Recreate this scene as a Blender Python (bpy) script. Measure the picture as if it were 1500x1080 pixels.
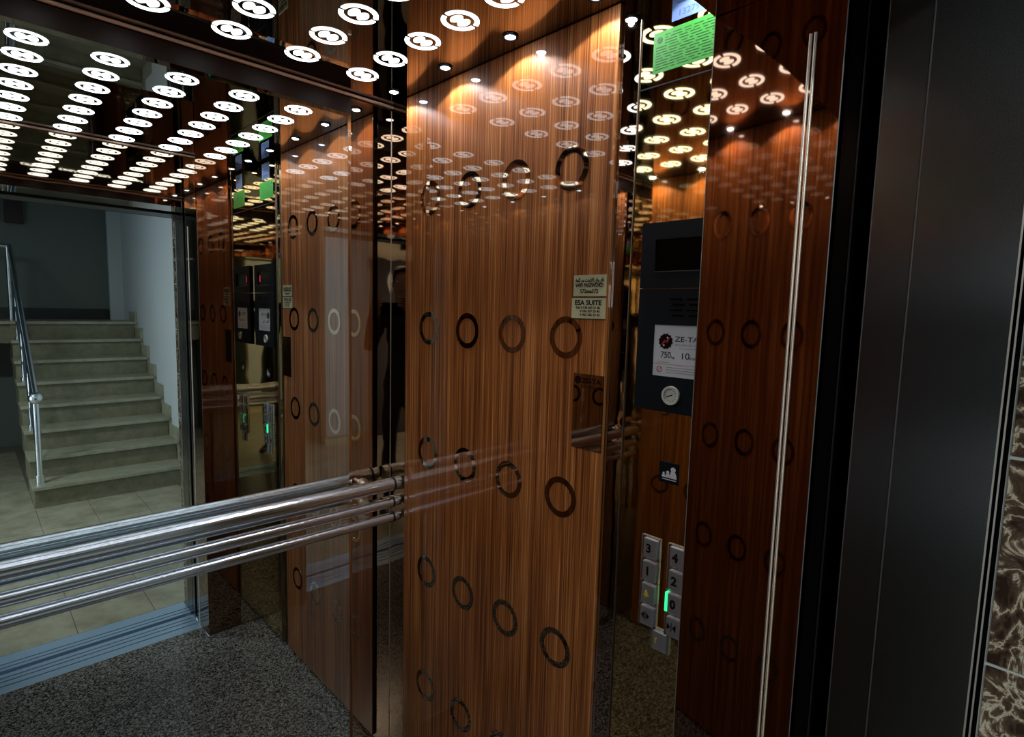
import bpy, bmesh, math, random
from mathutils import Vector, Matrix
random.seed(7)
PI = math.pi
C = bpy.context.scene.collection
for o in list(bpy.data.objects):
    bpy.data.objects.remove(o)
sc = bpy.context.scene

# ------------------------------------------------------------------ camera, world, exposure
CAMZ = 1.66
cd = bpy.data.cameras.new('camera')
cam = bpy.data.objects.new('camera', cd)
C.objects.link(cam)
yaw, pit, rol = math.radians(44.13428543), math.radians(-5.84722542), math.radians(1.49586484)
fw = Vector((math.sin(yaw)*math.cos(pit), math.cos(yaw)*math.cos(pit), math.sin(pit)))
rr = Vector((math.cos(yaw), -math.sin(yaw), 0))
uu = rr.cross(fw)
cr, sr = math.cos(rol), math.sin(rol)
R, U = cr*rr + sr*uu, -sr*rr + cr*uu
cam.matrix_world = Matrix(((R.x, U.x, -fw.x, 0), (R.y, U.y, -fw.y, 0), (R.z, U.z, -fw.z, CAMZ), (0, 0, 0, 1)))
cd.sensor_width = 36
cd.lens = 829.124/1500*36
cd.clip_start = 0.005
sc.camera = cam

w = bpy.data.worlds.new('world')
sc.world = w
w.use_nodes = True
bg = w.node_tree.nodes['Background']
bg.inputs[0].default_value = (0.55, 0.72, 1.0, 1)
bg.inputs[1].default_value = 0.6

vs = sc.view_settings
vs.view_transform = 'Standard'
vs.look = 'None'
vs.gamma = 1
vs.use_curve_mapping = False
vs.exposure = 0.0
cy = sc.cycles
cy.max_bounces = 18
cy.glossy_bounces = 16
cy.diffuse_bounces = 3
cy.transmission_bounces = 6
cy.caustics_reflective = False
cy.caustics_refractive = False
cy.sample_clamp_indirect = 3.0
cy.use_denoising = True
cy.blur_glossy = 0.2

LAMP_E, SPOT_W, SPOT_E, DAY_W, TUBE_W, TUBE_E = 4.4, 2.7, 90.0, 62.0, 32.0, 8.0


def area(name, loc, rot, sx, sy, power, col):
    d = bpy.data.lights.new(name, 'AREA')
    d.shape = 'RECTANGLE'
    d.size, d.size_y, d.energy, d.color = sx, sy, power, col
    o = bpy.data.objects.new(name, d)
    o.location, o.rotation_euler = loc, rot
    C.objects.link(o)
    return o


# daylight arriving through the glazed entrance at the far left of the lobby
area('entrance_daylight', (-3.32, -1.6, 1.2), (0, -PI/2, 0), 2.1, 1.9, DAY_W, (0.74, 0.88, 1.0))


# ------------------------------------------------------------------ materials
def mat(name, col, rough=0.5, metal=0.0, coat=0.0, emit=None, es=0.0, spec=0.5):
    m = bpy.data.materials.new(name)
    m.use_nodes = True
    b = m.node_tree.nodes['Principled BSDF']
    b.inputs['Base Color'].default_value = (*col, 1)
    b.inputs['Roughness'].default_value = rough
    b.inputs['Metallic'].default_value = metal
    b.inputs['Coat Weight'].default_value = coat
    b.inputs['Coat Roughness'].default_value = 0.02
    b.inputs['Specular IOR Level'].default_value = spec
    if emit:
        b.inputs['Emission Color'].default_value = (*emit, 1)
        b.inputs['Emission Strength'].default_value = es
    return m


def nd(m, t, **kw):
    n = m.node_tree.nodes.new(t)
    for k, v in kw.items():
        setattr(n, k, v)
    return n


def lk(m, a, b):
    m.node_tree.links.new(a, b)


def coords(m, scale):
    g = nd(m, 'ShaderNodeNewGeometry')
    mp = nd(m, 'ShaderNodeMapping')
    mp.inputs['Scale'].default_value = scale
    lk(m, g.outputs['Position'], mp.inputs['Vector'])
    return mp.outputs['Vector']


def noise(m, vec, scale, detail=3, rough=0.55):
    n = nd(m, 'ShaderNodeTexNoise')
    n.inputs['Scale'].default_value = scale
    n.inputs['Detail'].default_value = detail
    n.inputs['Roughness'].default_value = rough
    lk(m, vec, n.inputs['Vector'])
    return n.outputs['Fac']


def ramp(m, fac, stops):
    r = nd(m, 'ShaderNodeValToRGB')
    el = r.color_ramp.elements
    while len(el) < len(stops):
        el.new(0.5)
    for e, (p, c) in zip(el, stops):
        e.position = p
        e.color = (*c, 1)
    lk(m, fac, r.inputs['Fac'])
    return r.outputs['Color']


def bump(m, fac, strength, dist):
    b = nd(m, 'ShaderNodeBump')
    b.inputs['Strength'].default_value = strength
    b.inputs['Distance'].default_value = dist
    lk(m, fac, b.inputs['Height'])
    lk(m, b.outputs['Normal'], m.node_tree.nodes['Principled BSDF'].inputs['Normal'])


def base(m, out):
    lk(m, out, m.node_tree.nodes['Principled BSDF'].inputs['Base Color'])


def mirror(name, col, rough=0.02, wav=0.0, sc_=4.0):
    m = mat(name, col, rough, 1.0)
    if wav:
        bump(m, noise(m, coords(m, (1, 1, 1.6)), sc_, 1.5), 1.0, wav)
    return m


M = {}
# zebrano laminate under gloss lacquer: fine vertical streaks
m = mat('zebrano_wood', (0.2, 0.08, 0.03), 0.5, coat=1.0, spec=0.15)
v = coords(m, (1, 1, 0.006))
n1 = noise(m, v, 300, 3, 0.6)
n2 = noise(m, coords(m, (1, 1, 0.02)), 48, 3, 0.6)
mx = nd(m, 'ShaderNodeMix', data_type='FLOAT')
mx.inputs[0].default_value = 0.34
lk(m, n1, mx.inputs[2])
lk(m, n2, mx.inputs[3])
base(m, ramp(m, mx.outputs[0], [(0.33, (0.022, 0.006, 0.002)), (0.43, (0.150, 0.043, 0.010)), (0.53, (0.34, 0.108, 0.026)), (0.66, (0.68, 0.290, 0.092))]))
M['wood'] = m
M['clear'] = mirror('clear_mirror', (0.80, 0.86, 0.86), 0.0)
M['bronze'] = mirror('bronze_mirror', (0.54, 0.41, 0.31), 0.02, 0.0004)
M['dark_bronze'] = mirror('dark_bronze_mirror', (0.40, 0.32, 0.265), 0.02, 0.0006)
M['jamb_bronze'] = mirror('column_bronze_mirror', (0.29, 0.18, 0.125), 0.03, 0.0003)
M['gold'] = mirror('gold_mirror', (0.62, 0.47, 0.22), 0.03, 0.0004)
M['inlay'] = mirror('ring_mirror', (0.40, 0.29, 0.21), 0.03)
M['ceil'] = mirror('smoked_ceiling_mirror', (0.29, 0.255, 0.23), 0.015)
M['fascia'] = mat('dark_fascia', (0.022, 0.010, 0.006), 0.35, spec=0.15)
M['chrome'] = mat('polished_steel', (0.80, 0.84, 0.90), 0.17, 1.0)
m = mat('handrail_steel', (0.84, 0.90, 1.0), 0.13, 1.0)
tn = nd(m, 'ShaderNodeTangent', direction_type='RADIAL', axis='X')
lk(m, tn.outputs[0], m.node_tree.nodes['Principled BSDF'].inputs['Tangent'])
m.node_tree.nodes['Principled BSDF'].inputs['Anisotropic'].default_value = 1.0
m.node_tree.nodes['Principled BSDF'].inputs['Anisotropic Rotation'].default_value = 0.25
M['rail'] = m
m = mat('copper_trim', (1.0, 0.66, 0.49), 0.4, 0.15)
tn = nd(m, 'ShaderNodeTangent', direction_type='RADIAL', axis='X')
lk(m, tn.outputs[0], m.node_tree.nodes['Principled BSDF'].inputs['Tangent'])
m.node_tree.nodes['Principled BSDF'].inputs['Anisotropic'].default_value = 0.9
m.node_tree.nodes['Principled BSDF'].inputs['Anisotropic Rotation'].default_value = 0.25
M['copper'] = m
M['dark_chrome'] = mat('dark_steel_cap', (0.05, 0.05, 0.055), 0.3, 0.8)
M['edge'] = mat('dull_steel_edge', (0.20, 0.19, 0.18), 0.42, 1.0)
M['dull'] = mat('dull_bronze_edge', (0.30, 0.25, 0.20), 0.4, 1.0)
M['bead'] = mat('champagne_trim', (0.90, 0.80, 0.70), 0.38, 1.0)
m = mat('brushed_stainless', (0.33, 0.32, 0.31), 0.22, 1.0)
tn = nd(m, 'ShaderNodeTangent', direction_type='RADIAL', axis='Z')
lk(m, tn.outputs[0], m.node_tree.nodes['Principled BSDF'].inputs['Tangent'])
m.node_tree.nodes['Principled BSDF'].inputs['Anisotropic'].default_value = 0.8
g = noise(m, coords(m, (1, 1, 1)), 900, 2)
base(m, ramp(m, g, [(0.3, (0.085, 0.080, 0.074)), (0.7, (0.20, 0.198, 0.19))]))
M['steel'] = m
M['header_steel'] = mat('header_steel', (0.16, 0.17, 0.18), 0.4, 1.0)
M['sill'] = mat('sill_aluminium_daylit', (0.48, 0.66, 0.86), 0.36, 0.55)  # blue of the reflected daylight is put into the aluminium's colour
M['void'] = mat('gap_shade', (0.004, 0.004, 0.006), 0.6)  # near-black colour stands in for the shade in gaps and grooves
M['black'] = mat('black_panel', (0.006, 0.008, 0.010), 0.5, spec=0.12)
M['black_gloss'] = mat('black_gloss', (0.002, 0.002, 0.002), 0.15, spec=0.10)
# granite floor
m = mat('granite', (0.1, 0.1, 0.1), 0.22)
vo = nd(m, 'ShaderNodeTexVoronoi')
vo.inputs['Scale'].default_value = 190
lk(m, coords(m, (1, 1, 1)), vo.inputs['Vector'])
gr = nd(m, 'ShaderNodeSeparateColor')
lk(m, vo.outputs['Color'], gr.inputs['Color'])
g2 = noise(m, coords(m, (1, 1, 1)), 120, 4, 0.7)
mx = nd(m, 'ShaderNodeMix', data_type='FLOAT')
mx.inputs[0].default_value = 0.5
lk(m, gr.outputs['Red'], mx.inputs[2])
lk(m, g2, mx.inputs[3])
base(m, ramp(m, mx.outputs[0], [(0.28, (0.008, 0.008, 0.008)), (0.42, (0.075, 0.073, 0.068)), (0.56, (0.165, 0.158, 0.145)), (0.72, (0.38, 0.36, 0.32))]))
M['granite'] = m
# lobby tile / stair stone / plaster / emperador marble
m = mat('cream_floor_tile', (0.3, 0.27, 0.2), 0.25)
g = noise(m, coords(m, (1, 1, 1)), 5, 6, 0.65)
base(m, ramp(m, g, [(0.3, (0.25, 0.23, 0.16)), (0.6, (0.42, 0.39, 0.29))]))
M['tile'] = m
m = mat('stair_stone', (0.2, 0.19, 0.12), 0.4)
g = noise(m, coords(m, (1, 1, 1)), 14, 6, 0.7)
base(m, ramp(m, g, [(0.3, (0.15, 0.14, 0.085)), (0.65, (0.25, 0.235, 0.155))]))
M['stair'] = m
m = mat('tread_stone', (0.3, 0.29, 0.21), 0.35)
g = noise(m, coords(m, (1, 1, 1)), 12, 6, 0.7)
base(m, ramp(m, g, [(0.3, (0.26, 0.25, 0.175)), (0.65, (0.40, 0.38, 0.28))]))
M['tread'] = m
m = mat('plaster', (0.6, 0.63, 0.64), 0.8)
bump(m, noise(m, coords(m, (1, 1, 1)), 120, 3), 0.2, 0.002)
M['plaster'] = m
M['plaster_dim'] = mat('unlit_plaster', (0.15, 0.17, 0.155), 0.85)  # plaster with the shade of the unlit stairwell put into its colour
M['cream'] = mat('cream_plaster', (0.72, 0.62, 0.42), 0.8)
M['skirt'] = mat('dark_skirting', (0.012, 0.012, 0.011), 0.4)
m = mat('brown_marble', (0.1, 0.06, 0.04), 0.18)
wv = noise(m, coords(m, (1, 1, 1)), 24, 7, 0.6)
m.node_tree.nodes['Noise Texture'].inputs['Distortion'].default_value = 0.8
ab = nd(m, 'ShaderNodeMath', operation='SUBTRACT')
ab.inputs[1].default_value = 0.5
lk(m, wv, ab.inputs[0])
ab2 = nd(m, 'ShaderNodeMath', operation='ABSOLUTE')
lk(m, ab.outputs[0], ab2.inputs[0])
base(m, ramp(m, ab2.outputs[0], [(0.0, (0.66, 0.60, 0.47)), (0.014, (0.36, 0.29, 0.20)), (0.035, (0.11, 0.070, 0.045)), (0.12, (0.030, 0.016, 0.010))]))
M['marble'] = m
M['grout'] = mat('pale_grout', (0.55, 0.55, 0.50), 0.8)
M['tile_grout'] = mat('grey_grout', (0.16, 0.15, 0.11), 0.9)
M['lamp'] = mat('lamp_diffuser', (0.9, 0.9, 0.9), 0.4, emit=(0.90, 0.97, 1.0), es=LAMP_E)
M['led'] = mat('led_lens', (0.9, 0.9, 0.9), 0.3, emit=(0.80, 0.88, 1.0), es=SPOT_E)
M['tube'] = mat('lobby_light_diffuser', (0.9, 0.9, 0.9), 0.4, emit=(0.80, 0.92, 1.0), es=TUBE_E)
M['green_led'] = mat('green_led', (0.0, 0.2, 0.05), 0.4, emit=(0.03, 1.0, 0.32), es=1.3)
M['red_led'] = mat('red_led', (0.2, 0.0, 0.0), 0.4, emit=(1.0, 0.03, 0.06), es=1.6)
M['paper'] = mat('white_paper', (0.62, 0.62, 0.63), 0.6)
M['cream_label'] = mat('cream_label', (0.46, 0.42, 0.25), 0.45)
M['ink'] = mat('dark_ink', (0.008, 0.007, 0.006), 0.7, spec=0.1)
M['ink_red'] = mat('red_ink', (0.42, 0.05, 0.05), 0.6)
M['ink_brown'] = mat('dark_brown_ink', (0.012, 0.003, 0.003), 0.7, spec=0.05)
M['ink_pale'] = mat('pale_ink', (0.25, 0.23, 0.23), 0.6)
M['green_paper'] = mat('green_sheet', (0.045, 0.33, 0.035), 0.6)
M['green_ink'] = mat('dark_green_ink', (0.012, 0.10, 0.02), 0.6)
M['blue_paper'] = mat('pale_blue_sheet', (0.17, 0.27, 0.55), 0.6)
M['blue_ink'] = mat('blue_ink', (0.08, 0.13, 0.33), 0.6)
m = mat('button_steel', (0.42, 0.42, 0.42), 0.4, 0.7)
bump(m, noise(m, coords(m, (1, 1, 1)), 700, 2), 0.3, 0.0005)
M['button'] = m
M['yellow'] = mat('yellow_mark', (0.75, 0.60, 0.05), 0.5)
M['white'] = mat('white_mark', (0.75, 0.75, 0.75), 0.5)
M['gauge'] = mat('gauge_face', (0.60, 0.60, 0.52), 0.4)
M['door_wood'] = mat('dark_door', (0.030, 0.018, 0.012), 0.35)
M['glass'] = mat('frosted_glass', (0.75, 0.78, 0.8), 0.35)
M['maroon'] = mat('maroon_box', (0.018, 0.004, 0.006), 0.4)
M['skin'] = mat('skin', (0.42, 0.22, 0.15), 0.5)
M['cloth'] = mat('black_cloth', (0.006, 0.006, 0.008), 0.85)
M['trouser'] = mat('dark_trousers', (0.008, 0.008, 0.010), 0.85)
M['hair'] = mat('dark_hair', (0.010, 0.007, 0.005), 0.6)
M['shoe'] = mat('black_leather', (0.012, 0.012, 0.012), 0.4)
M['eye'] = mat('eye_white', (0.7, 0.7, 0.7), 0.3)
M['lip'] = mat('lip', (0.32, 0.11, 0.09), 0.5)
mg = bpy.data.materials.new('window_glass')
mg.use_nodes = True
mg.node_tree.nodes.clear()
gb = mg.node_tree.nodes.new('ShaderNodeBsdfTransparent')
gg = mg.node_tree.nodes.new('ShaderNodeBsdfGlossy')
gg.inputs['Roughness'].default_value = 0.02
gm = mg.node_tree.nodes.new('ShaderNodeMixShader')
gm.inputs[0].default_value = 0.08
go = mg.node_tree.nodes.new('ShaderNodeOutputMaterial')
for a_, b_ in ((gb.outputs[0], gm.inputs[1]), (gg.outputs[0], gm.inputs[2]), (gm.outputs[0], go.inputs[0])):
    mg.node_tree.links.new(a_, b_)
M['pane'] = mg


# ------------------------------------------------------------------ mesh helpers
def tag(o, label=None, cat=None, group=None, kind=None):
    for k, v_ in (('label', label), ('category', cat), ('group', group), ('kind', kind)):
        if v_:
            o[k] = v_
    return o


def empty(name, loc=(0, 0, 0), rz=0):
    o = bpy.data.objects.new(name, None)
    o.location = loc
    o.rotation_euler = (0, 0, rz)
    o.empty_display_size = 0.05
    C.objects.link(o)
    return o


def obj(name, me, m=None, parent=None, loc=None, smooth=False):
    if isinstance(me, bmesh.types.BMesh):
        d = bpy.data.meshes.new(name)
        me.normal_update()
        me.to_mesh(d)
        me.free()
    else:
        d = me
    if m and not d.materials:
        for k in (m if isinstance(m, (list, tuple)) else [m]):
            d.materials.append(k)
    if smooth:
        for p in d.polygons:
            p.use_smooth = True
    o = bpy.data.objects.new(name, d)
    C.objects.link(o)
    if parent:
        o.parent = parent
    if loc:
        o.location = loc
    return o


def bx(bm, x0, x1, y0, y1, z0, z1, bev=0.0):
    r = bmesh.ops.create_cube(bm, size=1)
    vs_ = r['verts']
    bmesh.ops.scale(bm, vec=(x1-x0, y1-y0, z1-z0), verts=vs_)
    bmesh.ops.translate(bm, vec=((x0+x1)/2, (y0+y1)/2, (z0+z1)/2), verts=vs_)
    if bev:
        es = list({e for v_ in vs_ for e in v_.link_edges})
        bmesh.ops.bevel(bm, geom=es, offset=bev, segments=2, affect='EDGES', profile=0.5)
    return bm


def box(name, x0, x1, y0, y1, z0, z1, m, parent=None, bev=0.0):
    return obj(name, bx(bmesh.new(), x0, x1, y0, y1, z0, z1, bev), m, parent)


def struct(name, x0, x1, y0, y1, z0, z1, m, parent=None, bev=0.0):
    o = box(name, x0, x1, y0, y1, z0, z1, m, parent, bev)
    if not parent:
        o['kind'] = 'structure'
    return o


def cyl(bm, p, q, r, r2=None, n=20):
    p, q = Vector(p), Vector(q)
    d = q-p
    L = d.length
    mt = Matrix.Translation((p+q)/2) @ d.to_track_quat('Z', 'Y').to_matrix().to_4x4()
    bmesh.ops.create_cone(bm, cap_ends=True, segments=n, radius1=r, radius2=r if r2 is None else r2, depth=L, matrix=mt)
    return bm


def rod(name, p, q, r, m, parent=None, n=20, r2=None):
    o = obj(name, cyl(bmesh.new(), p, q, r, r2, n), m, parent)
    for f in o.data.polygons:
        f.use_smooth = len(f.vertices) == 4
    o.data.set_sharp_from_angle(angle=math.radians(40))
    return o


def ball(bm, c, r, sx=1, sy=1, sz=1, u=16, v_=10):
    mt = Matrix.Translation(c) @ Matrix.Diagonal((sx, sy, sz, 1))
    bmesh.ops.create_uvsphere(bm, u_segments=u, v_segments=v_, radius=r, matrix=mt)
    return bm


def ring_bm(ro, ri, t, n=40, axis='X'):
    """flat ring of thickness t, lying in the YZ plane (axis X) or XY plane (axis Z), centred at the origin"""
    bm = bmesh.new()
    rows = []
    for k in range(n):
        a = 2*PI*k/n
        c, s = math.cos(a), math.sin(a)
        q = []
        for r_, h in ((ro, 0), (ro, -t), (ri, -t), (ri, 0)):
            q.append(bm.verts.new((h, r_*c, r_*s) if axis == 'X' else (r_*c, r_*s, h)))
        rows.append(q)
    for k in range(n):
        A, B = rows[k], rows[(k+1) % n]
        for j in range(4):
            bm.faces.new((A[j], A[(j+1) % 4], B[(j+1) % 4], B[j]))
    bmesh.ops.recalc_face_normals(bm, faces=bm.faces)
    return bm


def poly_prism(pts, t, to3):
    """closed outline extruded by t; to3 maps (u, v, h) to a point"""
    bm = bmesh.new()
    a = [bm.verts.new(to3(u, v_, 0)) for u, v_ in pts]
    b = [bm.verts.new(to3(u, v_, t)) for u, v_ in pts]
    bm.faces.new(a)
    bm.faces.new(b[::-1])
    n = len(pts)
    for k in range(n):
        bm.faces.new((a[k], a[(k+1) % n], b[(k+1) % n], b[k]))
    bmesh.ops.recalc_face_normals(bm, faces=bm.faces)
    return bm


def lettering(s, size, y, z, m, parent, x, width=None, align='LEFT', name='lettering', bold=0.0):
    """words on the right-hand wall: read from larger y to smaller y, face towards -x"""
    cu = bpy.data.curves.new('t', 'FONT')
    cu.body = s
    cu.size = size
    cu.align_x = align
    cu.offset = bold
    cu.resolution_u = 3
    cu.extrude = 0.0002
    t = bpy.data.objects.new('t', cu)
    C.objects.link(t)
    dg = bpy.context.evaluated_depsgraph_get()
    me = bpy.data.meshes.new_from_object(t.evaluated_get(dg))
    bpy.data.objects.remove(t)
    bpy.data.curves.remove(cu)
    if width and len(me.vertices):
        xs = [q.co.x for q in me.vertices]
        k = width/max(1e-6, max(xs)-min(xs))
        for q in me.vertices:
            q.co.x *= k
    for q in me.vertices:
        u, v_, h = q.co
        q.co = (x-h, y-u, z+v_)
    me.materials.clear()
    o = obj(name, me, m, parent)
    return o


# ------------------------------------------------------------------ main dimensions (camera stands at x = y = 0)
XR, XL = 1.0534, -0.414          # right and left cabin walls (face of the wood)
YB, YF = 1.704, 0.425            # back wall and inside face of the front wall
ZC = CAMZ+0.667                  # cabin ceiling
XO, XOL = 0.80, -0.16            # right and left faces of the entrance
ZH = CAMZ+0.428                  # underside of the entrance header
XB = XR+0.010                    # bronze backing behind the wood panels

# ------------------------------------------------------------------ cabin shell
struct('floor', XL-0.02, XB, YF, YB+0.02, -0.04, 0.0, M['granite'])
struct('floor_threshold', XOL, XO, 0.318, YF, -0.04, 0.0, M['granite'])
ceiling = struct('ceiling', XL-0.03, XB+0.03, YF-0.02, YB+0.03, ZC, ZC+0.04, M['ceil'])
wb = struct('wall_back', XL-0.03, XB+0.03, YB, YB+0.03, 0, ZC, M['bronze'])
rod('copper_trim', (XL-0.01, YB-0.007, CAMZ+0.660), (XB, YB-0.007, CAMZ+0.660), 0.0050, M['copper'], wb)
box('top_fascia', XL-0.01, 0.912, YB-0.006, YB, CAMZ+0.602, CAMZ+0.652, M['fascia'], wb)
wr = struct('wall_right', XB, XB+0.03, YF, YB, 0, ZC, M['dark_bronze'])
wl = struct('wall_left', XL-0.04, XL-0.01, YF, YB, 0, ZC, M['dark_bronze'])

ring_me = None


def wood_panel(parent, face, sgn, y0, y1, ring_ys, name='wood_panel'):
    """laminate board, 10 mm proud, with five rows of inlaid mirror rings"""
    global ring_me
    bm = bmesh.new()
    xa, xb = sorted((face, face+sgn*0.010))
    bx(bm, xa, xb, y0, y1, 0.012, ZC-0.002, 0.0012)
    p = obj(name, bm, M['wood'], parent)
    if ring_me is None:
        o = obj('ring_inlay', ring_bm(0.0515, 0.0365, 0.0008), M['inlay'], p)
        ring_me = o.data
        bpy.data.objects.remove(o)
    for j in range(5):
        for y in ring_ys:
            r = bpy.data.objects.new('ring_inlay', ring_me)
            C.objects.link(r)
            r.parent = p
            r.location = (face, y, CAMZ+0.338-0.4*j)
            if sgn < 0:
                r.rotation_euler = (0, 0, PI)
    return p


wood_panel(wr, XR, 1, 0.779, 1.600, [YB-0.2387-0.18824*i for i in range(4)])
wood_panel(wl, XL, -1, 0.600, 1.620, [1.490-0.190*i for i in range(5)])
# gold mirror panel that carries the controls, with its steel edge strip
box('control_wall_panel', XR-0.001, XB, YF, 0.719, 0.008, ZC-0.002, M['gold'], wr, 0.0012)
box('edge_strip', XR-0.004, XR+0.004, 0.7200, 0.7220, 0.0, CAMZ+0.61, M['dull'], wr)
box('panel_joint', XR-0.0022, XR-0.0009, YF, 0.719, CAMZ+0.466, CAMZ+0.4685, M['dark_chrome'], wr)
box('corner_strip', XB-0.0015, XB-0.0005, YB-0.001, YB, 0.0, CAMZ+0.65, M['bead'], wr)

# front wall of the cabin: returns, header, all polished bronze
# the return's sheet metal bows out slightly towards the doorway
pts = []
for k in range(25):
    y = 0.250+(YF-0.250)*k/24
    pts.append((XO+(y-0.338)**2/6.4+0.02*(y-0.338), y))
pts += [(XB+0.03, YF), (XB+0.03, 0.250)]
wf = obj('wall_front_right', poly_prism(pts, ZC, lambda u, v_, h: (u, v_, h)), M['jamb_bronze'], smooth=True)
wf.data.set_sharp_from_angle(angle=math.radians(30))
wf['kind'] = 'structure'
box('bronze_strip', 0.955, XB, YF, YF+0.003, 0.008, ZC-0.002, M['bronze'], wf)
for y in (0.2845, 0.2905):
    rod('trim_bead', (XO-0.0005, y, 0.0), (XO-0.0005, y, CAMZ+0.362), 0.0021, M['bead'], wf, 10)
rod('edge_bead', (XO, 0.2495, 0.0), (XO, 0.2495, ZH), 0.0009, M['edge'], wf, 8)
rod('corner_bead', (XO+0.003, YF, 0.0), (XO+0.003, YF, ZH), 0.0007, M['dull'], wf, 8)
wfl = struct('wall_front_left', XL-0.03, XOL, 0.250, YF, 0, ZC, M['dark_bronze'])
hd = struct('wall_front_header', XOL, XO, 0.250, YF, ZH, ZC, M['bronze'])
rod('copper_trim', (XOL, YF+0.007, CAMZ+0.660), (XO, YF+0.007, CAMZ+0.660), 0.0050, M['copper'], hd)

# retracted doors, shaft gap, landing jamb
dr = struct('door_1', XO+0.006, XO+0.25, 0.226, 0.246, 0.0, ZH+0.02, M['black_gloss'])
box('edge_trim', XO+0.003, XO+0.006, 0.2262, 0.2275, 0.0, ZH, M['dark_chrome'], dr)
dr2 = struct('door_2', XO, XO+0.25, 0.161, 0.2045, 0.0, ZH+0.02, M['steel'], None, 0.0)
box('edge_trim', XO-0.0008, XO+0.002, 0.2037, 0.2047, 0.0, ZH, M['edge'], dr2)
struct('trim_1', XO+0.26, XO+0.30, 0.16, 0.25, -0.04, ZC, M['void'])
struct('trim_2', XOL-0.10, XOL-0.003, 0.16, 0.249, -0.04, ZC, M['void'])
struct('trim_3', XOL-0.1, XO+0.3, 0.16, 0.249, ZH+0.03, ZC, M['void'])
jr = struct('trim_4', XO, XO+0.06, 0.066, 0.1605, -0.02, ZH+0.06, M['steel'])
jr.name = 'trim_4'
box('edge_trim', XO-0.001, XO+0.004, 0.1590, 0.1602, 0.0, ZH, M['edge'], jr)
struct('trim_5', XOL-0.06, XOL, 0.056, 0.1605, -0.02, ZH+0.06, M['steel'])
hu = struct('trim_6', XOL, XO, 0.0, 0.158, ZH, ZH+0.06, M['header_steel'])
for y in (0.004, 0.152):
    box('edge_trim', XOL, XO, y, y+0.0035, ZH-0.0012, ZH+0.001, M['edge'], hu)
ch = struct('trim_7', XO+0.001, XO+0.02, 0.0555, 0.0660, -0.02, ZH+0.06, M['black_gloss'])
box('edge_trim', XO-0.0008, XO+0.003, 0.0645, 0.0662, 0.0, ZH, M['bead'], ch)
box('edge_trim', XO-0.0004, XO+0.003, 0.0598, 0.0614, 0.0, ZH, M['bead'], ch)

# door sills with their grooves
cs = struct('trim_8', XOL, XO, 0.150, 0.318, -0.05, -0.018, M['void'])  # black base paints the shade at the bottom of the grooves
for a_, b_ in ((0.262, 0.318), (0.222, 0.254), (0.190, 0.214), (0.152, 0.182)):
    box('sill_rib', XOL, XO, a_, b_, -0.020, 0.0, M['sill'], cs)
ls = struct('trim_9', XOL, XO, -0.020, 0.122, -0.05, -0.018, M['void'])  # same black base, groove shade by colour
struct('gap_shade_plate', XOL, XO, 0.122, 0.150, -0.30, -0.28, M['void'])  # black plate added below so the gap between the sills looks dark
for a_, b_ in ((0.098, 0.120), (0.066, 0.090), (-0.02, 0.058)):
    box('sill_rib', XOL, XO, a_, b_, -0.020, 0.0, M['sill'], ls)

# ------------------------------------------------------------------ lobby shell
LX0, LX1, ZL = -3.2, 1.42, 2.80
mw = struct('wall_landing_right', XO+0.031, LX1+0.05, 0.001, 0.156, -0.04, ZL, M['grout'])
zt = CAMZ-0.145
k = 0
while zt-0.235*k > -0.2 or k < 0:
    z1 = zt-0.235*k
    z0 = max(z1-0.235+0.004, -0.01)
    if z1 > 0:
        box('marble_tile', XO+0.0005, XO+0.031, 0.001, 0.0535, z0, z1, M['marble'], mw, 0.0008)
    k += 1
for k in range(1, 5):
    z0 = zt+0.235*(k-1)+0.004
    box('marble_tile', XO+0.0005, XO+0.031, 0.001, 0.0535, z0, z0+0.231, M['marble'], mw, 0.0008)
box('joint_bed', XO+0.0025, XO+0.03, 0.0012, 0.0555, 0, 2.4, M['grout'], mw)
struct('wall_landing_left', LX0, XOL-0.061, 0.001, 0.156, -0.04, ZL, M['plaster'])
struct('wall_landing_header', XOL-0.061, XO+0.031, 0.001, 0.156, ZH+0.061, ZL, M['plaster'])

lf = struct('floor_lobby', LX0, LX1, -5.0, -0.02, -0.06, -0.004, M['tile_grout'])
tile_me = None
for i in range(-10, 5):
    for j in range(8):
        if j > 4 and not (-3 <= i <= 0):
            continue
        if j == 4 and i > 2:
            continue
        if tile_me is None:
            bm = bmesh.new()
            bx(bm, 0, 0.330, -0.576, 0, -0.004, 0.0)
            o = obj('floor_tile', bm, M['tile'])
            tile_me = o.data
            bpy.data.objects.remove(o)
        x = 0.330+0.3335*(i-1)+0.0018
        if x+0.33 > LX1 or x < LX0:
            continue
        t = bpy.data.objects.new('floor_tile', tile_me)
        C.objects.link(t)
        t.parent = lf
        t.location = (x, -0.022-0.58*j, 0)

ZS = 3.3
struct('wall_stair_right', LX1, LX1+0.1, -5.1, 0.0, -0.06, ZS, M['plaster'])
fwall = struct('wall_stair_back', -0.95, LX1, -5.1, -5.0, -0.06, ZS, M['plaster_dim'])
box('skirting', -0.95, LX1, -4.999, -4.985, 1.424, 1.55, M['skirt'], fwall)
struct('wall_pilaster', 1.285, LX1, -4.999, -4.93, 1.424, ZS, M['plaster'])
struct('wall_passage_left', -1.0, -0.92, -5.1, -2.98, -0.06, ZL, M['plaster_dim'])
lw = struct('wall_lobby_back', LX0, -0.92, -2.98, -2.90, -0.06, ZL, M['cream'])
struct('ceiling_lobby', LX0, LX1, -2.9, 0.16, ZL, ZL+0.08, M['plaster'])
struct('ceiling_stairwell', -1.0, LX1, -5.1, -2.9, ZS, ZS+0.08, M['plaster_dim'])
struct('wall_stair_lintel', -0.92, LX1, -2.98, -2.90, ZL, ZS, M['plaster_dim'])
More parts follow.
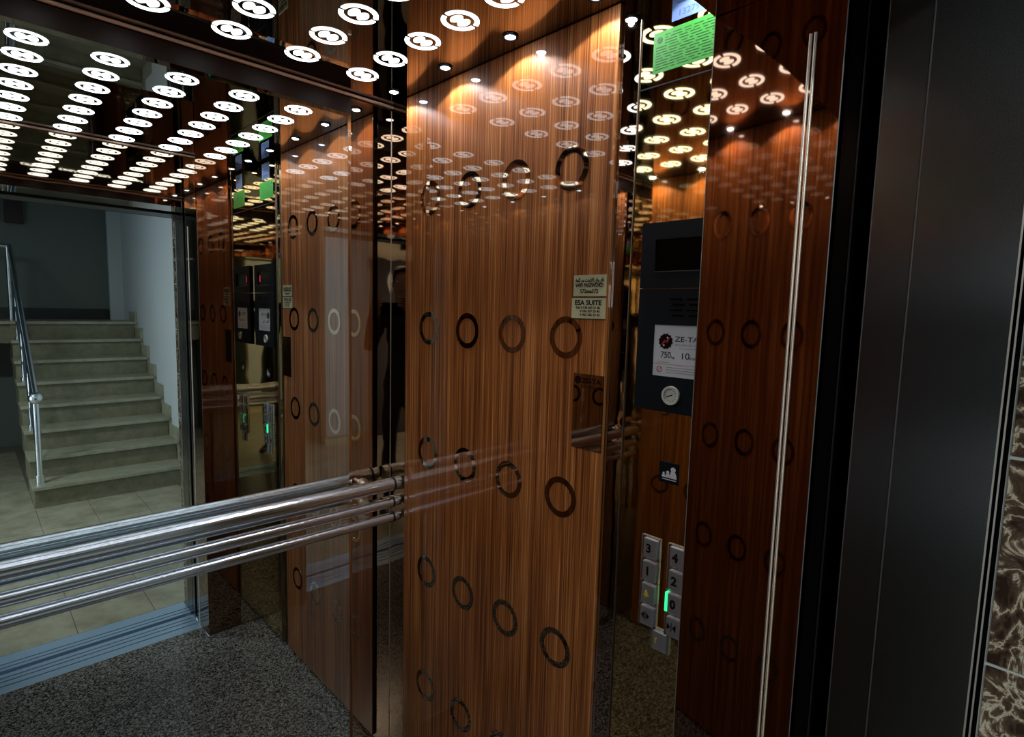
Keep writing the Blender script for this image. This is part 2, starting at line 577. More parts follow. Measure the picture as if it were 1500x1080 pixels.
# glazed entrance wall at the far left
struct('wall_entrance_front', LX0-0.08, LX0, -0.6, 0.16, -0.06, ZL, M['plaster'])
struct('wall_entrance_back', LX0-0.08, LX0, -2.98, -2.6, -0.06, ZL, M['plaster'])
struct('wall_entrance_top', LX0-0.08, LX0, -2.6, -0.6, 2.3, ZL, M['plaster'])
wn = struct('window_1', LX0-0.05, LX0-0.03, -2.6, -0.6, 0.0, 2.3, M['pane'])
for y in (-2.57, -1.6, -0.63):
    box('window_frame', LX0-0.07, LX0-0.01, y-0.03, y+0.03, 0, 2.3, M['steel'], wn)

# staircase: eight risers, overhanging treads, landing
st = tag(empty('staircase', (0.85, -2.32, 0)), 'grey-green stone staircase of eight steps climbing from the lobby, behind the camera', 'stairs')
RI, TR, Y0, SX0, SX1 = 0.178, 0.2713, -2.335, 0.32, 1.395


def sub(o, p):
    o.parent = p
    o.matrix_parent_inverse = Matrix.Translation(-p.location)
    return o


for k in range(8):
    yk = Y0-k*TR
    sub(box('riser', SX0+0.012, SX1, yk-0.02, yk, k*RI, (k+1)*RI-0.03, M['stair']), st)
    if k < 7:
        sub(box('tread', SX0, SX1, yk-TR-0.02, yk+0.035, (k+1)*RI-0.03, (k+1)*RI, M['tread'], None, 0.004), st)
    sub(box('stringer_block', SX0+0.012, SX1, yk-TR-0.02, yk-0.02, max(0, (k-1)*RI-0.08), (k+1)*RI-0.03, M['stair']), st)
    sub(box('wall_skirting', SX1, LX1-0.001, yk-TR, yk+0.02, (k+1)*RI-0.17, (k+1)*RI+0.11, M['tread']), st)
ld = box('landing_slab', -0.91, SX1+0.02, -4.984, Y0-7*TR+0.03, 1.394, 1.424, M['tread'])
sub(ld, st)
sub(box('landing_beam', -0.91, SX1, -4.984, Y0-7*TR-0.02, 1.20, 1.394, M['stair']), st)

# railing of the stairs
rl = tag(empty('stair_railing', (0.378, -2.43, RI)), 'polished steel stair railing with ball-topped newel at the foot of the stone steps', 'railing')
NX, NY = 0.378, -2.43


def rpart(o):
    return sub(o, rl)


rpart(rod('newel_post', (NX, NY, RI), (NX, NY, CAMZ-0.80), 0.021, M['chrome']))
rpart(rod('newel_collar', (NX, NY, RI), (NX, NY, RI+0.07), 0.030, M['chrome']))
bm = ball(bmesh.new(), (NX, NY+0.01, CAMZ-0.79), 0.048)
rpart(obj('ball_finial', bm, M['chrome'], smooth=True))
LEN = 7*TR
rpart(rod('handrail', (NX, NY, CAMZ-0.80), (NX, NY-LEN-0.12, CAMZ-0.80+(LEN+0.12)*RI/TR), 0.024, M['chrome']))
for q in (0.22, 0.36, 0.50):
    rpart(rod('mid_rail', (NX, NY, CAMZ-0.80-q), (NX, NY-LEN-0.12, CAMZ-0.80-q+(LEN+0.12)*RI/TR), 0.009, M['chrome'], None, 10))
for k in (2, 4, 6):
    yk = Y0-k*TR-0.10
    zk = (k+1)*RI
    ztop = CAMZ-0.80+(NY-yk)*RI/TR
    rpart(rod('baluster', (NX, yk, zk), (NX, yk, ztop), 0.014, M['chrome'], None, 12))
    rpart(rod('baluster_foot', (NX, yk, zk), (NX, yk, zk+0.03), 0.024, M['chrome'], None, 12))
YT = NY-LEN-0.12
ZT = CAMZ-0.80+(LEN+0.12)*RI/TR
rpart(rod('landing_post', (NX-0.02, YT-0.03, 1.424), (NX-0.02, YT-0.03, ZT), 0.018, M['chrome']))
rpart(rod('landing_handrail', (NX-0.02, YT-0.03, ZT), (-0.9, YT-0.03, ZT), 0.022, M['chrome']))

tag(box('wall_box', 0.375, 0.53, -4.998, -4.90, 2.47, 2.76, M['maroon'], None, 0.006), 'small dark maroon box high on the back wall above the stair landing', 'box')

# dark door with two oval lights in the lobby's back wall, lit panel beside it
dd = empty('door_3', (-1.75, -2.9, 0))
dd['kind'] = 'structure'
for nm, a in (('door_leaf', (-2.15, -1.62, -2.899, -2.87, 0, 2.16)), ('door_frame', (-1.62, -1.55, -2.899, -2.85, 0, 2.22)), ('door_frame', (-2.22, -2.15, -2.899, -2.85, 0, 2.22)), ('door_header', (-2.25, -1.52, -2.899, -2.84, 2.16, 2.26))):
    sub(box(nm, *a, M['door_wood']), dd)
for z in (1.98, 1.55):
    bm = ball(bmesh.new(), (-1.78, -2.868, z), 0.09, 0.55, 0.06, 1.6)
    sub(obj('oval_light', bm, M['glass'], smooth=True), dd)
pc = tag(empty('picture', (-2.0, -2.88, 2.45)), 'small dark framed picture on the cream wall above the dark door', 'picture')
sub(box('picture_frame', -2.08, -1.94, -2.899, -2.88, 2.37, 2.55, M['door_wood'], None, 0.004), pc)
sub(box('picture_print', -2.065, -1.955, -2.88, -2.878, 2.385, 2.535, M['ink_brown']), pc)
box('wall_panel', -1.50, -0.93, -2.899, -2.885, 0.10, ZL-0.1, M['plaster'], lw)

# lobby ceiling light (out of the picture; it lights the lobby)
lt = tag(empty('lobby_light', (-0.9, -1.5, ZL)), 'flat white light panel on the lobby ceiling in front of the lift', 'light')
sub(box('light_frame', -1.25, -0.55, -1.6, -1.4, ZL-0.03, ZL-0.001, M['steel']), lt)
sub(box('light_diffuser', -1.23, -0.57, -1.585, -1.415, ZL-0.034, ZL-0.03, M['tube']), lt)
area('lobby_light_glow', (-0.9, -1.5, ZL-0.04), (0, 0, 0), 0.64, 0.16, TUBE_W, (0.90, 1.0, 0.93))

# ------------------------------------------------------------------ back mirror and handrail
bm = bmesh.new()
X0, X1, Z0, Z1, d = -0.272, 0.908, 0.05, CAMZ+0.600, 0.012
fr = [(X0+d, Z0+d), (X1-d, Z0+d), (X1-d, Z1-d), (X0+d, Z1-d)]
ou = [(X0, Z0), (X1, Z0), (X1, Z1), (X0, Z1)]
rows = [[bm.verts.new((x, y, z)) for x, z in pts] for pts, y in ((fr, 1.689), (ou, 1.6915), (ou, 1.7035))]
bm.faces.new(rows[0])
bm.faces.new(rows[2][::-1])
for A, B in ((rows[0], rows[1]), (rows[1], rows[2])):
    for k in range(4):
        bm.faces.new((A[k], A[(k+1) % 4], B[(k+1) % 4], B[k]))
bmesh.ops.recalc_face_normals(bm, faces=bm.faces)
wm = empty('wall_mirror', (0.318, 1.69, Z0))
tag(wm, 'large clear mirror pane covering the back wall behind the triple handrail', 'mirror')
sub(obj('mirror_glass', bm, M['clear']), wm)
for x in (X0+0.004, X1-0.004):
    sub(box('mirror_clip', x-0.006, x+0.006, 1.687, 1.7035, Z1-0.115, Z1-0.10, M['bead'], None, 0.002), wm)

hr = tag(empty('handrail', (0.318, 1.63, CAMZ-0.6)), 'triple polished steel handrail across the mirrored back wall', 'handrail')
YRAIL = 1.630
for dz, r in ((-0.600, 0.0225), (-0.664, 0.0165), (-0.716, 0.0165)):
    z = CAMZ+dz
    sub(rod('rail', (-0.38, YRAIL, z), (1.022, YRAIL, z), r, M['rail'], None, 32), hr)
    sub(rod('rail_collar', (1.022, YRAIL, z), (1.029, YRAIL, z), r+0.0015, M['dark_chrome'], None, 24), hr)
    sub(rod('rail_end', (1.029, YRAIL, z), (1.0535, YRAIL, z), r, M['rail'], None, 24), hr)
    for x in (-0.31, 0.955):
        sub(rod('bracket', (x, YRAIL+0.008, z-0.002), (x, YB, z-0.002), 0.0075, M['bead'], None, 12), hr)
        sub(rod('bracket_rose', (x, YB-0.006, z-0.002), (x, YB, z-0.002), 0.018, M['bead'], None, 16), hr)

# ------------------------------------------------------------------ ceiling lights (backlit round marks)
ORD = ['first', 'second', 'third', 'fourth', 'fifth', 'sixth', 'seventh', 'eighth']


def arc_bm(a0, a1, ro, ri, t, n=18):
    pts = []
    for k in range(n+1):
        a = a0+(a1-a0)*k/n
        pts.append((ro*math.cos(a), ro*math.sin(a)))
    for k in range(n+1):
        a = a1+(a0-a1)*k/n
        pts.append((ri*math.cos(a), ri*math.sin(a)))
    return poly_prism(pts, t, lambda u, v_, h: (u, v_, -h))


g0 = math.radians(-7)
ga = math.radians(8)
lp = empty('ceiling_light')
obj('ring_arc', arc_bm(g0+ga, g0+PI-ga, 0.0448, 0.0335, 0.0012), M['lamp'], lp)
obj('ring_arc', arc_bm(g0+PI+ga, g0+2*PI-ga, 0.0448, 0.0335, 0.0012), M['lamp'], lp)
pts = []
for k in range(64):
    a = 2*PI*k/64
    r = 0.0235
    for c0 in (PI/2+0.10, -PI/2+0.10):
        da = (a-c0+PI) % (2*PI)-PI
        r -= 0.0235*0.80*math.exp(-(da/0.36)**2)
    pts.append((r*math.cos(a), r*math.sin(a)))
obj('centre_mark', poly_prism(pts, 0.0012, lambda u, v_, h: (u, v_, -h)), M['lamp'], lp)


def copy_tree(o, parent=None):
    c = o.copy()
    C.objects.link(c)
    if parent:
        c.parent = parent
    for ch_ in o.children:
        copy_tree(ch_, c)
    return c


first = True
for i in range(7):
    for j in range(8):
        o = lp if first else copy_tree(lp)
        first = False
        o.location = (0.867-0.178*i, 1.545-0.1495*j, ZC-0.0002)
        col = {0: 'nearest the right-hand wall', 6: 'nearest the left-hand wall'}.get(i, ORD[i]+' from right-hand wall')
        row = {0: 'row closest to mirror', 7: 'row closest to door'}.get(j, ORD[j]+' row from mirror')
        o['label'] = 'backlit round ceiling mark, '+col+', '+row
        o['category'] = 'ceiling light'
        o['group'] = 'backlit round marks in the cabin ceiling'

# small spotlights close to the side walls
sp = empty('spotlight')
obj('spot_bezel', ring_bm(0.020, 0.0135, 0.003, 24, 'Z'), M['black'], sp)
bm = bmesh.new()
ball(bm, (0, 0, 0), 0.0135, 1, 1, 0.4, 14, 8)
obj('spot_lens', bm, M['led'], sp, smooth=True)
first = True
for side, x in (('right', 0.998), ('left', XL+0.055)):
    for j, y in enumerate((1.587, 1.326, 1.065, 0.803, 0.542)):
        o = sp if first else copy_tree(sp)
        first = False
        o.location = (x, y, ZC-0.0005)
        pos = {0: 'closest to the back mirror', 4: 'closest to the door'}.get(j, ORD[j]+' from the back mirror')
        tag(o, 'tiny ceiling spotlight along the '+side+'-hand wall, '+pos, 'spotlight', 'spotlights along the side walls')
        ld_ = bpy.data.lights.new('spot_beam', 'SPOT')
        ld_.energy = SPOT_W
        ld_.spot_size = math.radians(138)
        ld_.spot_blend = 0.18
        ld_.shadow_soft_size = 0.006
        ld_.color = (0.95, 0.96, 1.0)
        lo = bpy.data.objects.new('spot_beam', ld_)
        lo.location = (x, y, ZC-0.010)
        C.objects.link(lo)

# ------------------------------------------------------------------ control panel
cp = tag(empty('control_panel', (XR, 0.575, 1.65)), 'tall black control panel on the gold-mirrored wall section', 'control panel')
FX = XR-0.010


def cpart(o):
    return sub(o, cp)


PY0, PY1, PZ0, PZ1 = 0.460, 0.690, CAMZ-0.203, CAMZ+0.189


def frame_bm(y0, y1, z0, z1, iy0, iy1, iz0, iz1, xf, xb):
    bm = bmesh.new()
    o_ = [(y0, z0), (y1, z0), (y1, z1), (y0, z1)]
    i_ = [(iy0, iz0), (iy1, iz0), (iy1, iz1), (iy0, iz1)]
    V = [[bm.verts.new((x, y, z)) for y, z in q] for q, x in ((o_, xf), (i_, xf), (i_, xb), (o_, xb))]
    for A, B in ((V[0], V[1]), (V[1], V[2]), (V[2], V[3]), (V[3], V[0])):
        for k in range(4):
            bm.faces.new((A[k], A[(k+1) % 4], B[(k+1) % 4], B[k]))
    bmesh.ops.recalc_face_normals(bm, faces=bm.faces)
    return bm


SEAM = CAMZ+0.054
fb = frame_bm(PY0, PY1, SEAM+0.001, PZ1, 0.494, 0.656, CAMZ+0.089, CAMZ+0.154, FX, XR-0.001)
cpart(obj('display_housing', fb, M['black']))
sc_ = cpart(box('display_window', XR-0.004, XR-0.002, 0.494, 0.656, CAMZ+0.089, CAMZ+0.154, M['black_gloss']))
box('display_digit', XR-0.0048, XR-0.004, 0.517, 0.521, CAMZ+0.108, CAMZ+0.138, M['red_led'], sc_).matrix_parent_inverse = Matrix.Identity(4)
sc_.children[0].matrix_parent_inverse = (Matrix.Translation(cp.location) @ Matrix.Translation(-cp.location)).inverted()
cpart(box('display_ledge', FX-0.001, FX+0.002, 0.494, 0.658, CAMZ+0.086, CAMZ+0.089, M['dark_chrome'], None, 0.0005))
lower = cpart(frame_and := obj('lower_housing', frame_bm(PY0, PY1, PZ0, SEAM-0.001, 0.503, 0.650, CAMZ-0.128, CAMZ-0.021, FX, XR-0.001), M['black']))
for r in range(4):
    for c in range(3):
        y1 = 0.616-c*0.038-(r % 2)*0.006
        cpart(box('grille_slot', FX-0.0006, FX+0.001, y1-0.028, y1, CAMZ+0.030-r*0.011, CAMZ+0.033-r*0.011, M['black_gloss']))
cpart(box('grille_bar', FX-0.0012, FX, 0.545, 0.575, CAMZ+0.0245, CAMZ+0.0255, M['dark_chrome']))
plx = XR-0.0075
pl = cpart(box('capacity_plate', plx, XR-0.002, 0.503, 0.650, CAMZ-0.128, CAMZ-0.021, M['paper']))


def onplate(o):
    o.parent = pl
    o.matrix_parent_inverse = Matrix.Translation(-cp.location).inverted() @ Matrix.Translation(-cp.location)
    return o


def disc_x(name, y, z, r, x, m, parent=None, n=24, t=0.0004):
    bm = bmesh.new()
    bmesh.ops.create_cone(bm, cap_ends=True, segments=n, radius1=r, radius2=r, depth=t, matrix=Matrix.Translation((x, y, z)) @ Matrix.Rotation(PI/2, 4, 'Y'))
    return obj(name, bm, m, parent)


PX = plx-0.0003
pts = []
for k in range(48):
    a = 2*PI*k/48
    q = 0.0165 if (k//2) % 2 else 0.0148
    pts.append((q*math.cos(a), q*math.sin(a)))
onplate(obj('emblem', poly_prism(pts, 0.0003, lambda u, v_, h: (PX-h, 0.622-u, CAMZ-0.055+v_)), M['ink_brown']))
for yy_, zz_, ang in ((0.6165, 0.0025, 0.5), (0.622, 0.0, 0.9), (0.6275, -0.0025, 0.5)):
    o = obj('emblem_stroke', bx(bmesh.new(), -0.0003, 0, -0.0009, 0.0009, -0.0062, 0.0062), M['ink_red'])
    o.location = (PX-0.0003, yy_, CAMZ-0.055+zz_)
    o.rotation_euler = (ang, 0, 0)
    onplate(o)
onplate(disc_x('emblem_dot', 0.618, CAMZ-0.0475, 0.0020, PX-0.0003, M['paper'], n=10))
onplate(disc_x('emblem_dot', 0.626, CAMZ-0.0635, 0.0020, PX-0.0003, M['paper'], n=10))
for s, size, y, z, mk, wd in (('ZE-TA\u015e', 0.0150, 0.6015, CAMZ-0.0545, 'ink', 0.064), ('ASANS\u00d6R', 0.0055, 0.601, CAMZ-0.063, 'ink_pale', 0.058),
                              ('750', 0.0185, 0.633, CAMZ-0.0895, 'ink', 0.0235), ('kg', 0.0075, 0.6075, CAMZ-0.0895, 'ink', 0.007), ('10', 0.0185, 0.5875, CAMZ-0.0895, 'ink', 0.0165), ('ki\u015fi', 0.0075, 0.567, CAMZ-0.0895, 'ink', 0.012)):
    onplate(lettering(s, size, y, z, M[mk], None, PX, wd))
for z, y0, y1, h, mk in ((-0.0995, 0.612, 0.640, 0.0012, 'ink_pale'), (-0.103, 0.503, 0.650, 0.0008, 'ink_red'), (-0.1095, 0.540, 0.618, 0.0011, 'ink_pale'), (-0.1145, 0.535, 0.618, 0.0013, 'ink_pale'), (-0.1195, 0.545, 0.618, 0.0011, 'ink_pale'), (-0.069, 0.545, 0.590, 0.0009, 'ink_pale')):
    onplate(box('text_line', PX-0.0002, PX, y0, y1, CAMZ+z, CAMZ+z+h, M[mk]))
o = obj('warning_ring', ring_bm(0.0065, 0.0050, 0.0004, 20), M['ink_red'])
o.location = (PX, 0.634, CAMZ-0.114)
onplate(o)
bm = bx(bmesh.new(), -0.0003, 0, -0.0006, 0.0006, -0.006, 0.006)
o = obj('warning_bar', bm, M['ink_red'])
o.location = (PX, 0.634, CAMZ-0.114)
o.rotation_euler = (PI/4, 0, 0)
onplate(o)
# key switch / dial
gy, gz = 0.601, CAMZ-0.166
o = obj('dial_bezel', ring_bm(0.0195, 0.0150, 0.006, 32), M['gauge'])
o.location = (FX, gy, gz)
cpart(o)
fc = cpart(disc_x('dial_face', gy, gz, 0.0155, FX-0.0015, M['gauge'], t=0.003))
bm = bx(bmesh.new(), -0.0006, 0, -0.001, 0.001, -0.004, 0.010)
o = obj('dial_pointer', bm, M['ink'])
o.location = (FX-0.003, gy, gz)
o.rotation_euler = (math.radians(-110), 0, 0)
cpart(o)
for k in range(12):
    a = 2*PI*k/12
    cpart(box('dial_mark', FX-0.0034, FX-0.003, gy+0.012*math.cos(a)-0.0008, gy+0.012*math.cos(a)+0.0008, gz+0.012*math.sin(a)-0.0008, gz+0.012*math.sin(a)+0.0008, M['ink']))

# load-warning symbol plate
lpz = tag(empty('symbol_plate', (XR, 0.6, 1.325)), 'small square black plate with three white figure symbols above the buttons', 'sign')
sub(box('plate', XR-0.003, XR-0.001, 0.579, 0.624, CAMZ-0.354, CAMZ-0.309, M['black'], None, 0.0006), lpz)
for y, s in ((0.591, 1.0), (0.6035, 0.62), (0.613, 0.45)):
    zb = CAMZ-0.342
    pts = []
    for k in range(13):
        a = -0.25*PI+1.5*PI*k/12
        pts.append((0.0058*s*math.cos(a), 0.0190*s+0.0052*s*math.sin(a)))
    pts += [(-0.0085*s, 0.006*s), (-0.0085*s, 0), (0.0085*s, 0), (0.0085*s, 0.006*s)]
    sub(obj('figure_symbol', poly_prism(pts, 0.0003, lambda u, v_, h, y=y, zb=zb: (XR-0.0031-h, y-u, zb+v_)), M['white']), lpz)
sub(box('symbol_line', XR-0.0034, XR-0.003, 0.583, 0.616, CAMZ-0.3465, CAMZ-0.345, M['white']), lpz)

# floor and service buttons
BUT = [(0.6335, 0, '3', 'numeral three, top of the left column', 'ink'), (0.6335, 1, '1', 'numeral one, directly below the three', 'ink'), (0.6335, 2, 'bell', 'yellow bell mark', 'yellow'), (0.6335, 3, 'open', 'black door-opening mark', 'ink'),
       (0.5695, 0, '4', 'numeral four, top of the right column', 'ink'), (0.5695, 1, '2', 'numeral two, directly below the four', 'ink'), (0.5695, 2, '0', 'green lit edge', 'ink'), (0.5695, 3, 'close', 'black door-closing mark', 'ink'), (0.600, 4, 'phone', 'yellow phone mark, lowest of all', 'yellow')]
for y, k, mk, lab, inkm in BUT:
    zc = CAMZ-0.505-0.0512*k if k < 4 else CAMZ-0.703
    b = tag(empty('lift_button', (XR, y, zc)), 'square brushed steel lift button with '+lab, 'button', 'lift buttons below the control panel')
    sub(box('button_base', XR-0.005, XR-0.001, y-0.0225, y+0.0225, zc-0.0250, zc+0.0250, M['chrome'], None, 0.001), b)
    sub(box('button_face', XR-0.010, XR-0.005, y-0.0185, y+0.0145, zc-0.0215, zc+0.0205, M['button'], None, 0.0012), b)
    xs = XR-0.0103
    yy = y+0.002
    if mk in '12340':
        sub(lettering(mk, 0.026, yy, zc-0.0095, M[inkm], None, xs, None, 'CENTER', 'numeral', 0.0011), b)
    elif mk == 'bell':
        pts = [(-0.0075, -0.006), (-0.004, -0.001), (-0.0025, 0.006), (0, 0.0085), (0.0025, 0.006), (0.004, -0.001), (0.0075, -0.006)]
        sub(obj('bell_mark', poly_prism(pts, 0.0004, lambda u, v_, h: (xs-h, yy-u, zc+v_)), M[inkm]), b)
        sub(disc_x('bell_clapper', yy, zc-0.0085, 0.002, xs, M[inkm], n=10), b)
    elif mk in ('open', 'close'):
        sg = 1 if mk == 'open' else -1
        sub(box('door_bar', xs-0.0004, xs, yy-0.0008, yy+0.0008, zc-0.010, zc+0.010, M[inkm]), b)
        for s in (-1, 1):
            tip, bs = (0.0105, 0.003) if sg > 0 else (0.002, 0.0105)
            pts = [(s*tip, 0), (s*bs, 0.008), (s*bs, -0.008)]
            sub(obj('arrow_mark', poly_prism(pts, 0.0004, lambda u, v_, h: (xs-h, yy-u, zc+v_)), M[inkm]), b)
    else:
        sub(obj('phone_mark', (lambda bm_: (bmesh.ops.translate(bm_, vec=(xs, yy, zc), verts=bm_.verts), bm_)[1])(
            poly_prism([(0.0075*math.cos(a), 0.0075*math.sin(a)) for a in [PI*0.55+PI*0.8*q/10 for q in range(11)]] + [(0.0045*math.cos(a), 0.0045*math.sin(a)) for a in [PI*1.35-PI*0.8*q/10 for q in range(11)]], 0.0004, lambda u, v_, h: (-h, -u, v_))), M[inkm]), b)
    if mk == '0':
        sub(box('lit_edge', XR-0.0106, XR-0.005, y+0.0148, y+0.0205, zc-0.021, zc+0.021, M['green_led'], None, 0.0008), b)

# ------------------------------------------------------------------ notices on the wood and on the gold panel


def notice(name, y0, y1, z0, z1, m, label, cat='sign', x=XR, t=0.0015):
    e = tag(empty(name, (x, (y0+y1)/2, z0)), label, cat)
    sub(box('sheet', x-t, x-0.0002, y0, y1, z0, z1, m), e)
    return e, x-t-0.0003


e, px_ = notice('password_sign', 0.784, 0.880, CAMZ+0.038, CAMZ+0.087, M['cream_label'], 'cream label with the wifi password and an Arabic line, stuck on the wood panel')
sub(lettering('\ufe8e\ufbfe \ufe8f\ufe8d\ufeed', 0.001, 0.8, CAMZ+0.05, M['ink'], None, px_), e) if False else None
AR = '\ufeb3\ufeae \u0020\ufe94\ufee4\ufee0\ufedb'
arab = '\ufeea\ufee4\ufee0\ufedb \ufeae\ufeb3 \ufe96\ufee7\ufeae\ufe98\ufee7\ufef9\ufe8d \ufef1\ufe8d\ufeed \ufef1\ufe8e\ufed3'
sub(lettering(arab, 0.0125, 0.8745, CAMZ+0.0715, M['ink'], None, px_, 0.083, bold=0.0003), e)
sub(lettering('WIFI PASSWORD', 0.0125, 0.8740, CAMZ+0.0590, M['ink'], None, px_, 0.082, bold=0.0003), e)
sub(lettering('572esa572', 0.0125, 0.8600, CAMZ+0.0455, M['ink'], None, px_, 0.053, bold=0.0003), e)
e, px_ = notice('suite_sign', 0.784, 0.884, CAMZ-0.014, CAMZ+0.034, M['cream_label'], 'cream label with a suite name and phone numbers, below the password label')
sub(lettering('ESA SUITE', 0.0155, 0.8745, CAMZ+0.0175, M['ink'], None, px_, 0.078, bold=0.0005), e)
for s, y, z, wd in (('Tel: 0 538 600 21 86', 0.8715, 0.0085, 0.072), ('0 536 507 55 45', 0.858, 0.0005, 0.058), ('0 462 366 23 43', 0.858, -0.0080, 0.058)):
    sub(lettering(s, 0.0078, y, CAMZ+z, M['ink'], None, px_, wd, bold=0.0002), e)
for z in (0.0363, -0.0145):
    sub(box('label_edge', XR-0.0022, XR-0.0003, 0.784, 0.883, CAMZ+z-0.0012, CAMZ+z, M['ink']), e)

e, px_ = notice('maker_plate', 0.780, 0.868, CAMZ-0.325, CAMZ-0.145, M['bronze'], 'bronze mirror plate with round emblem and dark lettering below the cream labels', 'plate', XR, 0.003)
sub(disc_x('emblem', 0.855, CAMZ-0.160, 0.0095, px_, M['ink_brown']), e)
sub(lettering('ZE-TA', 0.0160, 0.8420, CAMZ-0.1660, M['ink_brown'], None, px_, 0.056, bold=0.0005), e)
for z in (0.172, 0.176):
    sub(box('text_line', px_, px_+0.0003, 0.790, 0.840, CAMZ-z-0.0014, CAMZ-z, M['ink_brown']), e)

e, px_ = notice('green_notice', 0.530, 0.690, CAMZ+0.492, CAMZ+0.572, M['green_paper'], 'bright green inspection notice high on the gold panel above the control panel', 'notice')
sub(disc_x('seal', 0.676, CAMZ+0.556, 0.006, px_, M['green_ink'], n=16), e)
rnd = random.Random(3)
for r in range(13):
    z = CAMZ+0.564-r*0.0053
    a0 = 0.664 if r < 4 else 0.684
    yq = a0
    while yq > 0.545:
        L = rnd.uniform(0.006, 0.030)
        sub(box('text_line', px_, px_+0.0003, max(0.536, yq-L), yq, z-0.0016, z, M['green_ink']), e)
        yq -= L+0.006
e, px_ = notice('blue_notice', 0.560, 0.651, CAMZ+0.583, CAMZ+0.655, M['blue_paper'], 'pale blue notice directly above the bright green inspection notice', 'notice')
sub(lettering('1327974', 0.017, 0.638, CAMZ+0.590, M['blue_ink'], None, px_, 0.062), e)
for r in range(3):
    sub(box('text_line', px_, px_+0.0003, 0.575, 0.640, CAMZ+0.614+r*0.012, CAMZ+0.617+r*0.012, M['blue_ink']), e)


# ------------------------------------------------------------------ the person taking the picture (seen only in the corner mirrors)
def skin_mesh(chains, name):
    """chains: lists of ((x, y, z), radius); the first vertex of a chain may equal an earlier vertex, and is then shared"""
    bm = bmesh.new()
    key, rad = {}, []

    def vert(p, r):
        kk = tuple(round(q, 4) for q in p)
        if kk not in key:
            key[kk] = bm.verts.new(p)
            rad.append(r)
        return key[kk]
    for chn in chains:
        prev = None
        for p, r in chn:
            v_ = vert(p, r)
            if prev is not None and not bm.edges.get((prev, v_)):
                bm.edges.new((prev, v_))
            prev = v_
    me = bpy.data.meshes.new(name)
    bm.to_mesh(me)
    bm.free()
    o = bpy.data.objects.new(name, me)
    C.objects.link(o)
    md = o.modifiers.new('skin', 'SKIN')
    md.use_smooth_shade = True
    for q, r in zip(me.skin_vertices[0].data, rad):
        q.radius = (r, r) if not isinstance(r, tuple) else r
    me.skin_vertices[0].data[0].use_root = True
    sd = o.modifiers.new('sub', 'SUBSURF')
    sd.levels = sd.render_levels = 2
    dg = bpy.context.evaluated_depsgraph_get()
    out = bpy.data.meshes.new_from_object(o.evaluated_get(dg))
    bpy.data.objects.remove(o)
    return out


per = tag(empty('person', (-0.385, -0.412, 0.0), -yaw), 'person in black clothes holding up a phone, reflected in the dark corner mirrors', 'person')
HP = 1.0
chains = [[((0, 0, 1.00), (0.155, 0.115)), ((0, 0.005, 1.15), (0.145, 0.105)), ((0, 0, 1.34), (0.165, 0.115)), ((0, 0, 1.50), (0.15, 0.10)), ((0, 0.01, 1.60), 0.062), ((0, 0.03, 1.68), 0.060), ((0, 0.045, 1.75), 0.080), ((0, 0.04, 1.83), 0.088), ((0, 0.03, 1.895), 0.055)]]
for s in (-1, 1):
    chains.append([((0, 0, 1.00), 0.155), ((s*0.10, 0.0, 0.93), 0.095), ((s*0.115, 0.015, 0.52), 0.062), ((s*0.12, -0.01, 0.30), 0.054), ((s*0.125, -0.01, 0.10), 0.042), ((s*0.13, 0.02, 0.05), 0.042), ((s*0.14, 0.16, 0.035), 0.035)])
    chains.append([((0, 0, 1.50), 0.15), ((s*0.19, -0.01, 1.53), 0.066), ((s*0.215, 0.10, 1.40), 0.052), ((s*0.215, 0.21, 1.31), 0.044), ((s*0.17, 0.34, 1.44), 0.038), ((s*0.125, 0.45, 1.575), 0.027), ((s*0.105, 0.485, 1.625), 0.030)])
body_me = skin_mesh(chains, 'body')
for k in ('cloth', 'trouser', 'skin', 'shoe'):
    body_me.materials.append(M[k])
for p in body_me.polygons:
    c = p.center
    p.material_index = 2 if (c.z > 1.615 or (c.y > 0.445 and c.z > 1.45)) else (0 if c.z > 0.98 else (3 if c.z < 0.09 else 1))
body = obj('body', body_me, None, per, smooth=True)
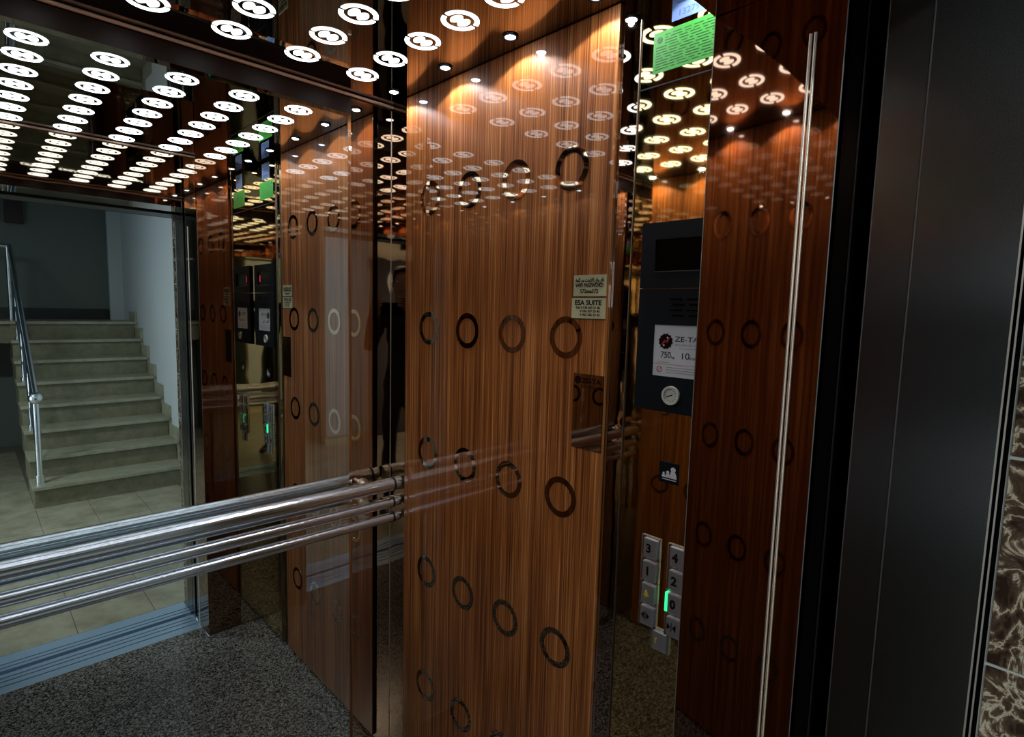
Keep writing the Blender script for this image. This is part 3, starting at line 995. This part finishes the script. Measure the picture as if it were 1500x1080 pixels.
# hands: palm on the body, fingers wrapped behind and over the phone
for s in (-1, 1):
    for q, (dz, L) in enumerate(((0.040, 0.050), (0.022, 0.056), (0.004, 0.052), (-0.014, 0.042))):
        a = (s*0.104, 0.488, 1.622+dz*0.75)
        ch_ = [(a, 0.0095), ((s*0.098, 0.515, 1.625+dz), 0.009), ((s*0.085, 0.538, 1.628+dz), 0.0085), ((s*(0.085-L*0.55), 0.546, 1.630+dz), 0.0075)]
        obj('finger', skin_mesh([ch_], 'finger'), M['skin'], body, smooth=True)
    th = [((s*0.104, 0.485, 1.615), 0.012), ((s*0.085, 0.478, 1.650), 0.010), ((s*0.062, 0.492, 1.668), 0.0085)]
    obj('thumb', skin_mesh([th], 'thumb'), M['skin'], body, smooth=True)
# face and hair
bm = bmesh.new()
ball(bm, (0, 0.015, 1.835), 0.104, 0.93, 1.05, 0.98)
for v_ in list(bm.verts):
    if (v_.co.z < 1.80 and v_.co.y > 0.02) or v_.co.z < 1.74 or (v_.co.y > 0.095 and v_.co.z < 1.87):
        bm.verts.remove(v_)
obj('hair', bm, M['hair'], per, smooth=True)
bm = bmesh.new()
cyl(bm, (0, 0.115, 1.800), (0, 0.148, 1.765), 0.006, 0.013, 10)
obj('nose', bm, M['skin'], per, smooth=True)
for s in (-1, 1):
    obj('eye', ball(bmesh.new(), (s*0.032, 0.112, 1.805), 0.011), M['eye'], per, smooth=True)
    obj('ear', ball(bmesh.new(), (s*0.088, 0.025, 1.79), 0.030, 0.35, 0.7, 1.1), M['skin'], per, smooth=True)
obj('mouth', ball(bmesh.new(), (0, 0.113, 1.735), 0.024, 1, 0.4, 0.32), M['lip'], per, smooth=True)
per.scale = (1, 1, 1.03)
ph = tag(empty('phone', (-0.385, -0.412, 0.0), -yaw), 'dark phone held up sideways in both hands of the person in black', 'phone')
obj('phone_body', bx(bmesh.new(), -0.080, 0.080, 0.505, 0.5125, 1.605, 1.683, 0.003), M['black_gloss'], ph)
obj('lens_ring', (lambda b_: (bmesh.ops.rotate(b_, matrix=Matrix.Rotation(PI/2, 3, 'Z'), verts=b_.verts), bmesh.ops.translate(b_, vec=(0.055, 0.5125, 1.665), verts=b_.verts), b_)[2])(ring_bm(0.008, 0.005, 0.002, 20)), M['chrome'], ph)
